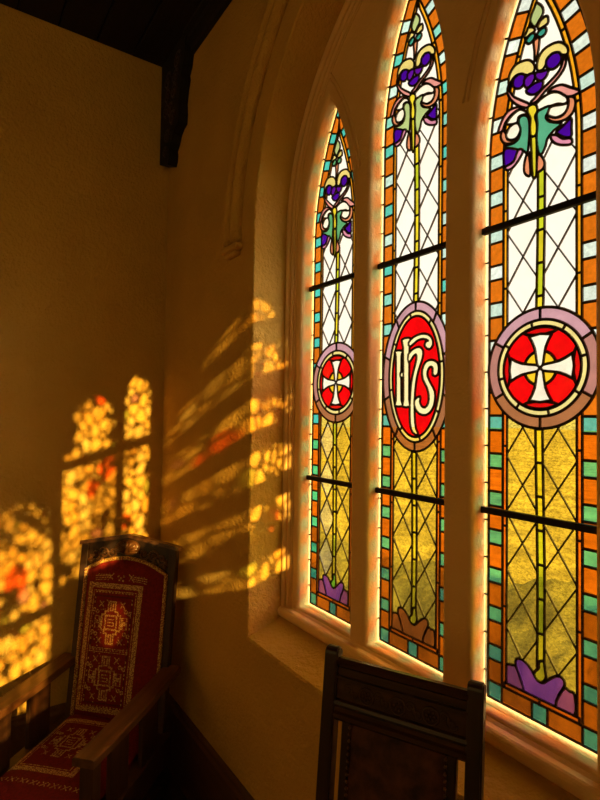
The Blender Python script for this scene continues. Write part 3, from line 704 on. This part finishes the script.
for u0, z0, ru, rz, n_ in ((2.20, Z(1.60), .10, .20, 26), (1.98, Z(1.78), .18, .08, 14), (1.50, Z(1.84), .14, .08, 12), (1.72, Z(1.5), .06, .25, 10), (2.60, Z(1.05), .35, .16, 40), (2.75, Z(.55), .2, .3, 24),
                           (.9, Z(1.25), .35, .22, 26), (.65, Z(.8), .10, .4, 24), (1.0, Z(.45), .25, .2, 16), (2.0, Z(1.0), .25, .3, 10), (2.15, Z(.62), .12, .12, 16)):
    for i in range(n_):
        u = u0+ru*rnd.uniform(-1, 1); z = z0+rz*rnd.uniform(-1, 1)
        c = Vector((CA[0]+CD.x*u, CA[1]+CD.y*u, z))+SUN*rnd.uniform(1.2, 2.6); leaf(c, .05+.06*rnd.random())
add_tube(bm, [(7.6, -5.0, -.3), (7.5, -4.7, 2.4), (7.3, -4.0, 4.6), (7.0, -3.2, 5.6)], [.12, .10, .06, .02], 8)
tag(from_bm('added_foliage', bm, t.m), 'leafy boughs added out of view beyond the canted side windows to break up the sun', 'added_foliage', 'stuff')
# ------------------------------------------------------------------ carved armchair in the corner
S0 = .9; ANG = radians(44)
Fv = Vector((sin(ANG), -cos(ANG), 0))
arm = empty('carved_armchair', Fv*S0, ANG)
tag(arm, 'wooden armchair in the corner with red and gold carpet upholstery and carved crest', 'chair')
def BK(u, d, v):                                # point on the reclined back: across, out of it, down it
    return (u, S0-(.40+.127*v+.992*d), 1.36-.992*v+.127*d)
def archv(u, hw=.25): return .158-.078*(1-(u/hw)**2)
def prism_uv(bm, pts, d0, d1, f, bevel=0):
    a = [bm.verts.new(f(u, d1, v)) for u, v in pts]; b = [bm.verts.new(f(u, d0, v)) for u, v in pts]
    fs = [bm.faces.new(a), bm.faces.new(b[::-1])]
    n = len(pts)
    for j in range(n): fs.append(bm.faces.new((a[j], b[j], b[(j+1) % n], a[(j+1) % n])))
    bmesh.ops.recalc_face_normals(bm, faces=fs)
    if bevel: bmesh.ops.bevel(bm, geom=list(fs[0].edges), offset=bevel, segments=2, affect='EDGES')
for sx in (-1, 1):
    bm = bmesh.new(); add_box(bm, *(sorted((sx*.256, sx*.302))), -.048, 0, -.002, .985, bevel=.005, f=BK)
    o = from_bm('stile', bm, M['wood_chair'], arm)
    bm = bmesh.new()
    q = [BK(sx*x, d, .97) for x, d in ((.258, -.046), (.300, -.046), (.300, -.002), (.258, -.002))]
    y1, y0 = q[0][1], q[3][1]
    low = [(sx*.258, y1+.03, 0), (sx*.300, y1+.03, 0), (sx*.300, y0+.02, 0), (sx*.258, y0+.02, 0)]
    add_hull(bm, low+q, .004); from_bm('leg', bm, M['wood_chair'], arm)
top = [(-.303, 0), (-.15, -.026), (0, -.050), (.15, -.026), (.303, 0)]
bm = bmesh.new()
prism_uv(bm, [(-.254, .004)]+[(u, v+.006) for u, v in top[1:-1]]+[(.254, .004)]+[(u, archv(u)) for u in [.254-.508*i/16 for i in range(17)]], -.040, -.012, BK)
crest = from_bm('crest_rail', bm, M['wood_dark'], arm)
bm = bmesh.new()
prism_uv(bm, [(-.312, .0), (-.15, -.030), (0, -.056), (.15, -.030), (.312, 0), (.312, .020), (.15, -.008), (0, -.034), (-.15, -.008), (-.312, .020)], -.052, .010, BK, .004)
from_bm('crest_cap', bm, M['wood_lit'], crest)
bm = bmesh.new()                                # shell at the middle of the crest and leafy scrolls beside it
f = lambda x, y, z: BK(x, y, z)
add_blob(bm, (-.005, -.008, .020), .078, .018, .044, 14, f)
for i in range(9):
    t = pi*(i/8); add_tube(bm, [BK(-.005+cos(t)*r*1.1, .006+.004*(r > .03), .046-sin(t)*r*.85) for r in (.010, .038, .070)], [.004, .006, .008], 6)
from_bm('carved_shell', bm, M['wood_lit'], crest, True)
for sx in (-1, 1):
    bm = bmesh.new()
    for cx, cz, r, s in ((.10, .055, .030, 1), (.155, .062, .034, -1), (.21, .075, .034, 1), (.235, .112, .020, -1), (.165, .10, .014, 1)):
        pts = [BK(sx*(cx+r*(1-i/20)*cos(s*i*.55)), -.010, cz+r*(1-i/20)*sin(s*i*.55)) for i in range(18)]
        add_tube(bm, pts, .0055, 6); add_blob(bm, (sx*cx, -.008, cz), .011, .009, .011, 8, f)
    for i in range(7):
        u = sx*(.085+.024*i); add_blob(bm, (u, -.010, .040+.012*i*.6+(i % 2)*.04), .013, .008, .008, 8, f)
    from_bm('scroll_trim', bm, M['wood_lit'], crest, True)
# lower cross rail
bm = bmesh.new(); add_box(bm, -.256, .256, -.045, -.008, .93, 1.0, bevel=.004, f=BK); from_bm('lower_rail', bm, M['wood_chair'], arm)

def rect(cx, cy, w, h): return [(cx-w, cy-h), (cx+w, cy-h), (cx+w, cy+h), (cx-w, cy+h)]
def bar(a, b, w):
    a, b = Vector(a), Vector(b); d = (b-a).normalized(); s = Vector((-d.y, d.x))*w/2
    return [tuple(a+s), tuple(b+s), tuple(b-s), tuple(a-s)]
def stepped(cx, cy, k=1.0, g=0.0):
    q = [(.026, .118), (.026, .064), (.044, .064), (.044, .046), (.062, .046), (.062, 0)]
    q = [(x*k-g, y*k-g if y else 0) for x, y in q]
    right = q+[(x, -y) for x, y in q[-2::-1]]
    return [(cx+x, cy+y) for x, y in right]+[(cx-x, cy-y) for x, y in right]
def medallion(P, cx, cy, fl=1):
    P.append((stepped(cx, cy), 1)); P.append((stepped(cx, cy, 1, .009), 0))
    for s in (-1, 1):                            # the upright arms
        P.append((rect(cx, cy+s*.088, .012, .026), 1)); P.append((rect(cx, cy+s*.088, .004, .018), 0))
    P.append((rect(cx, cy, .040, .042), 1)); P.append((rect(cx, cy, .030, .032), 0))
    for k in (-1, 0, 1): P.append((bar((cx-.020, cy+.017*k), (cx+.020, cy+.017*k), .006), 1))
    P.append((bar((cx-.018, cy-.017), (cx-.018, cy+.002), .006), 1)); P.append((bar((cx+.018, cy+.017), (cx+.018, cy-.002), .006), 1))
    for s in (-1, 1):
        P.append((rect(cx+s*.082, cy, .020, .032), 1)); P.append((rect(cx+s*.086, cy+.020, .009, .010), 0)); P.append((rect(cx+s*.086, cy-.020, .009, .010), 0))
        for r in (-1, 1):
            x, y = cx+s*.066, cy+r*.098
            P.append((bar((x-.014, y-.016), (x+.014, y+.016), .006), 1)); P.append((bar((x-.014, y+.016), (x+.014, y-.016), .006), 1))
            x, y = cx+s*.100, cy+r*.060
            for dx in (-.011, .011):
                P.append((ell(x+dx, y+dx*.4, .012, .012, 10), 1)); P.append((ell(x+dx, y+dx*.4, .005, .005, 8), 0))
def frame(P, x0, x1, y0, y1, w, m, inner=0, sh=0.0):
    f = lambda pts: [(x-sh*(y-y0), y) for x, y in pts]
    P.append((f([(x0, y0), (x1, y0), (x1, y1), (x0, y1)]), m))
    P.append((f([(x0+w, y0+w), (x1-w, y0+w), (x1-w, y1-w), (x0+w, y1-w)]), inner))
def carpet(name, P, place, parent, nx, ny, box):
    """woven front: outlines become the pile colours; extra grid lines let it follow the padding"""
    x0, x1, y0, y1 = box
    grid = []
    for i in range(nx):
        for j in range(ny): grid.append((rect(x0+(x1-x0)*(i+.5)/nx, y0+(y1-y0)*(j+.5)/ny, (x1-x0)/nx/2, (y1-y0)/ny/2), -1))
    base = P[0]; polys = [g[0] for g in grid]+[p[0] for p in P]; ng = len(grid)
    V, T, own = arrange(polys)
    me = bpy.data.meshes.new(name); keep = [(t, P[o-ng][1]) for t, o in zip(T, own) if o >= ng]
    me.from_pydata([place(v[0], v[1]) for v in V], [], [t for t, m in keep])
    o = link(name, me, [M['velvet'], M['thread'], M['velvet_dark']], parent)
    for p, (t, m) in zip(me.polygons, keep): p.material_index = m; p.use_smooth = True
    bm = bmesh.new(); bm.from_mesh(me); bmesh.ops.recalc_face_normals(bm, faces=bm.faces); bm.to_mesh(me); bm.free()
    return o
# padded back
HB = .252
def puff(u, v):
    e = min(HB-abs(u), v-archv(u, HB), .955-v)
    return -.006+.034*(1-math.exp(-max(0, e)/.03))
P = [([(u, archv(u, HB)) for u in [-HB+2*HB*i/20 for i in range(21)]]+[(HB, .955), (-HB, .955)], 0)]
gx0, gx1 = -.212, .130
frame(P, gx0, gx1, .222, .915, .028, 1, 0, .030)
frame(P, gx0+.036, gx1-.036, .262, .890, .005, 1, 0, .030)
frame(P, gx0+.048, gx1-.052, .288, .868, .010, 2, 0, .030)
for i in range(26):
    v = .30+.022*i
    for x in (gx0+.053, gx1-.057):
        if i % 3 != 2: P.append((bar((x-.03*(v-.22), v), (x-.03*(v-.22), v+.012), .006), 1))
for i in range(12):
    for v in (.272, .583, .880): P.append((rect(gx0+.058+.0205*i-.03*(v-.22), v, .006, .004), 1))
medallion(P, -.052, .435); medallion(P, -.060, .730)
P.append((bar((-.165, .574), (.066, .574), .004), 1)); P.append((bar((-.165, .594), (.066, .594), .004), 1))
for s, x in ((-1, -.06), (1, .035)):
    for k in range(3): P.append((bar((x+s*(.01+.015*k), .180+.012*k-.004), (x+s*(.115), .186+.012*k), .005), 1))
    P.append((bar((x, .165), (x+s*.035, .205), .006), 1)); P.append((bar((x+s*.004, .20), (x+s*.03, .165), .005), 1))
    for k in range(4): P.append((bar((x+s*(.05+.016*k), .184), (x+s*(.045+.016*k), .172), .004), 1))
for x, v in ((-.03, .18), (-.012, .19), (.006, .178), (-.022, .200), (.002, .203)): P.append((rect(x, v, .005, .005), 1))
rnd = random.Random(4)
for i in range(60):
    x, v = rnd.uniform(-.15, .055), rnd.uniform(.31, .86); P.append((rect(x-.03*(v-.22), v, .0035, .003), 1))
def shuffle_low(P, n=1):
    tail = P[-60:]; del P[-60:]; P[7:7] = tail
shuffle_low(P)
cush = carpet('back_cushion', P, lambda u, v: BK(u, puff(u, v), v), arm, 14, 24, (-.26, .26, .05, .98))
bm = bmesh.new(); prism_uv(bm, [(u, archv(u, HB)) for u in [-HB+2*HB*i/20 for i in range(21)]]+[(HB, .955), (-HB, .955)], -.04, -.006, BK)
from_bm('back_lining', bm, M['velvet_dark'], cush)
bm = bmesh.new()                                # gold braid round the padding
pts = [BK(-.252, .004, v) for v in (.95, .7, .45, .25)]+[BK(u, .004, archv(u, .254)) for u in [-.252+.504*i/20 for i in range(21)]]+[BK(.252, .004, v) for v in (.25, .45, .7, .95)]
add_tube(bm, pts, .011, 8); from_bm('gold_braid', bm, M['thread'], arm, True)
# seat
SY = lambda s: S0-s
def seat_z(l, s):
    e = min(.268-abs(l), s-.49, 1.245-s)
    return .405+.032*(1-math.exp(-max(0, e)/.035))
P = [([(-.268, .49), (.268, .49), (.268, 1.245), (-.268, 1.245)], 0)]
frame(P, -.262, .090, .575, 1.005, .030, 1)
frame(P, -.222, .050, .612, .968, .006, 1)
P += []
medallion(P, -.088, .775)
for i in range(8):
    x = -.23+.055*i
    P.append((bar((x-.014, 1.055), (x+.014, 1.085), .005), 1)); P.append((bar((x-.014, 1.085), (x+.014, 1.055), .005), 1)); P.append((rect(x+.026, 1.07, .004, .009), 1))
seat = carpet('seat_cushion', P, lambda l, s: (l, SY(s), seat_z(l, s)), arm, 12, 16, (-.28, .28, .48, 1.26))
bm = bmesh.new(); add_box(bm, -.268, .268, SY(1.245), SY(.49), .33, .404, bevel=.006); from_bm('seat_lining', bm, M['velvet_dark'], seat)
bm = bmesh.new(); add_box(bm, -.270, .270, SY(1.262), SY(1.225), .25, .385, bevel=.004); from_bm('front_rail', bm, M['wood_chair'], arm)
for sx in (-1, 1):
    X = lambda a, b: tuple(sorted((sx*a, sx*b)))
    bm = bmesh.new()                            # armrest: flat board, slightly dished, rounded ends
    n = 12; rings = []
    for i in range(n+1):
        s = .452+(1.272-.452)*i/n; t = i/n
        w0, w1 = .268-.004*sin(pi*t), .366+.003*sin(pi*t)
        zt = .722-.010*sin(pi*t); 
        rings.append([bm.verts.new((sx*x, SY(s), z)) for x, z in ((w0, zt-.036), (w1, zt-.036), (w1, zt-.006), (w1-.006, zt), (w0+.006, zt), (w0, zt-.006))])
    for A, B in zip(rings, rings[1:]):
        for j in range(6): bm.faces.new((A[j], A[(j+1) % 6], B[(j+1) % 6], B[j]))
    bm.faces.new(rings[0][::-1]); bm.faces.new(rings[-1])
    from_bm('armrest', bm, M['wood_lit'], arm)
    box_obj('arm_post', (*X(.290, .350), SY(1.252), SY(1.190), 0, .690), M['wood_chair'], arm)
    box_obj('side_rail', (*X(.272, .345), SY(1.195), SY(.50), .25, .385), M['wood_chair'], arm)
    for a, b in ((.64, .80), (.93, 1.08)): box_obj('arm_slat', (*X(.306, .330), SY(b), SY(a), .380, .692), M['wood_chair'], arm, .003)
    box_obj('stretcher', (*X(.305, .335), SY(1.195), SY(.50), .10, .14), M['wood_chair'], arm, .003)

# ------------------------------------------------------------------ high-backed chair under the window
BC = Vector((2.388, -.205, 0)); A2 = radians(26.4)
hb = empty('high_backed_chair', BC, A2)
tag(hb, 'dark high-backed wooden chair under the window sill, brown brocade back and carved crest', 'chair')
TZ = 1.48
def BF(u, d, v):
    return (u, -.125*v-.992*d, TZ-.992*v-.125*d*-1)
for sx in (-1, 1):
    bm = bmesh.new()
    prof = [(-.036, .94), (-.036, .016)]+[(-.016-.020*cos(t), .016-.018*sin(t)) for t in [pi*i/8 for i in range(1, 8)]]+[(.004, .016), (.004, .94)]
    prof = [(d, v) for d, v in prof]
    a = [bm.verts.new(BF(sx*.212, d, v)) for d, v in prof]; b = [bm.verts.new(BF(sx*.173, d, v)) for d, v in prof]
    fs = [bm.faces.new(a), bm.faces.new(b[::-1])]; n = len(prof)
    for j in range(n): fs.append(bm.faces.new((a[j], b[j], b[(j+1) % n], a[(j+1) % n])))
    bmesh.ops.recalc_face_normals(bm, faces=fs)
    bmesh.ops.bevel(bm, geom=list(fs[0].edges)+list(fs[1].edges), offset=.004, segments=2, affect='EDGES')
    from_bm('stile', bm, M['wood_front'], hb)
    bm = bmesh.new(); q = [BF(sx*x, d, .935) for x, d in ((.174, -.035), (.211, -.035), (.211, .003), (.174, .003))]
    add_hull(bm, [(sx*x, y, 0) for x, y in ((.174, .02), (.211, .02), (.211, -.02), (.174, -.02))]+q, .003); from_bm('leg', bm, M['wood_front'], hb)
    box_obj('leg', (*sorted((sx*.180, sx*.220)), -.59, -.55, 0, .44), M['wood_front'], hb)
    box_obj('seat_rail', (*sorted((sx*.186, sx*.216)), -.55, -.12, .37, .44), M['wood_front'], hb)
bm = bmesh.new()                                # crest rail with stepped mouldings
prof = [(-.032, .030), (-.022, .023), (-.006, .023), (.002, .032), (.000, .042), (-.006, .048), (-.006, .066), (.000, .070), (.000, .076), (-.008, .080), (-.008, .128), (.000, .132), (.003, .140), (-.002, .148), (-.002, .158), (.004, .164), (.004, .174), (-.004, .182), (-.032, .182)]
rings = []
for u in (-.176, 0, .176): rings.append([bm.verts.new(BF(u, d, v)) for d, v in prof])
for A, B in zip(rings, rings[1:]):
    for j in range(len(prof)): bm.faces.new((A[j], A[(j+1) % len(prof)], B[(j+1) % len(prof)], B[j]))
bm.faces.new(rings[0][::-1]); bm.faces.new(rings[-1])
crest = from_bm('crest_rail', bm, M['wood_rail_lit'], hb)
bm = bmesh.new()
for i in range(-3, 4):
    u = i*.043; r = .020
    if i % 2 == 0:
        add_tube(bm, [BF(u+r*cos(t), -.005, .104+r*sin(t)) for t in [2*pi*j/18 for j in range(18)]], .0035, 6, True)
        for k in range(6):
            t = pi/3*k; add_blob(bm, (u+.010*cos(t), -.006, .104+.010*sin(t)), .005, .005, .005, 8, BF)
        add_blob(bm, (u, -.004, .104), .004, .005, .004, 8, BF)
    else:
        for s in (-1, 1):
            pts = [BF(u+s*.011+.012*(1-j/16)*cos(j*.6), -.006, .104+s*.006+.014*(1-j/16)*sin(s*j*.6)) for j in range(14)]
            add_tube(bm, pts, .003, 6)
        add_blob(bm, (u, -.006, .104), .005, .004, .012, 8, BF)
from_bm('carved_rosettes', bm, M['wood_rail_lit'], crest, True)
# upholstered panel in its own frame, standing clear of the stiles
for sx in (-1, 1):
    bm = bmesh.new(); add_box(bm, *sorted((sx*.128, sx*.152)), -.030, -.004, .178, .86, bevel=.004, f=BF); from_bm('panel_rail', bm, M['wood_front'], hb)
bm = bmesh.new(); add_box(bm, -.175, .175, -.030, -.004, .84, .89, bevel=.004, f=BF); from_bm('lower_rail', bm, M['wood_rail_lit'], hb)
bm = bmesh.new(); nx, ny = 12, 24; g = []
for i in range(nx+1):
    row = []
    for j in range(ny+1):
        u, v = -.129+.258*i/nx, .178+.665*j/ny; e = min(.129-abs(u), v-.178, .843-v)
        row.append(bm.verts.new(BF(u, -.012+.026*(1-math.exp(-e/.03)), v)))
    g.append(row)
for i in range(nx):
    for j in range(ny): bm.faces.new((g[i][j], g[i+1][j], g[i+1][j+1], g[i][j+1]))
pan = from_bm('back_panel', bm, M['brocade'], hb, True)
bm = bmesh.new(); add_box(bm, -.129, .129, -.028, -.0125, .178, .843, f=BF); from_bm('panel_lining', bm, M['brocade'], pan)
for sx in (-1, 1):
    bm = bmesh.new()
    for i in range(40): add_blob(bm, (sx*.127, -.003, .19+.0165*i), .0045, .004, .0045, 6, BF)
    from_bm('nail_row', bm, M['wood_lit'], pan, True)
bm = bmesh.new(); add_box(bm, -.215, .215, -.595, -.12, .44, .50, bevel=.022, seg=4); from_bm('seat', bm, M['brocade'], hb, True)
box_obj('front_rail', (-.180, .180, -.585, -.555, .37, .44), M['wood_rail_lit'], hb)
box_obj('stretcher', (-.175, .175, -.02, 0.005, .16, .19), M['wood_rail_lit'], hb, .003)

# ------------------------------------------------------------------ light and camera
SKY = (1.06, 17.0)
w = bpy.data.worlds.new('sky'); SC.world = w; w.use_nodes = True
nt = w.node_tree; bg = nt.nodes['Background']
tc = nt.nodes.new('ShaderNodeTexCoord'); dp = nt.nodes.new('ShaderNodeVectorMath'); dp.operation = 'DOT_PRODUCT'
nt.links.new(tc.outputs['Generated'], dp.inputs[0]); dp.inputs[1].default_value = Vector((.8, .6, .15)).normalized()
mr = nt.nodes.new('ShaderNodeMapRange'); mr.inputs['From Min'].default_value = .25; mr.inputs['From Max'].default_value = 1
mr.inputs['To Min'].default_value = SKY[0]; mr.inputs['To Max'].default_value = SKY[1]      # one side of the sky brightened, out of view, to light the jambs
nt.links.new(dp.outputs['Value'], mr.inputs['Value']); nt.links.new(mr.outputs[0], bg.inputs['Strength'])
bg.inputs['Color'].default_value = (1.0, .94, .85, 1)
sd = bpy.data.lights.new('sun', 'SUN'); sd.energy = 13.0; sd.color = (1, .84, .56); sd.angle = radians(.36)
so = bpy.data.objects.new('sun', sd); COL.objects.link(so)
so.rotation_euler = Vector((-1, .18, -.29)).to_track_quat('-Z', 'Y').to_euler()

yaw, pitch, roll, FPX = 0.97473, 0.0303187, 0.0149550, 524.3
f = Vector((-sin(yaw)*cos(pitch), cos(yaw)*cos(pitch), sin(pitch)))
r = f.cross(Vector((0, 0, 1))).normalized(); u = r.cross(f)
r2 = r*cos(roll)+u*sin(roll); u2 = u*cos(roll)-r*sin(roll)
cd = bpy.data.cameras.new('camera'); cam = bpy.data.objects.new('camera', cd); COL.objects.link(cam)
mt = Matrix((r2, u2, -f)).transposed().to_4x4(); mt.translation = Vector((3.38, -1.2, EYE)); cam.matrix_world = mt
cd.sensor_fit = 'VERTICAL'; cd.sensor_height = 36; cd.lens = 36*FPX/800; cd.clip_start = .02; cd.clip_end = 500
SC.camera = cam
vs = SC.view_settings; vs.view_transform = 'Standard'; vs.look = 'None'; vs.gamma = 1; vs.use_curve_mapping = False; vs.exposure = 0.0
cy = SC.cycles; cy.max_bounces = 10; cy.diffuse_bounces = 7; cy.transparent_max_bounces = 16; cy.use_denoising = True; cy.caustics_refractive = False
cy.sample_clamp_indirect = 4
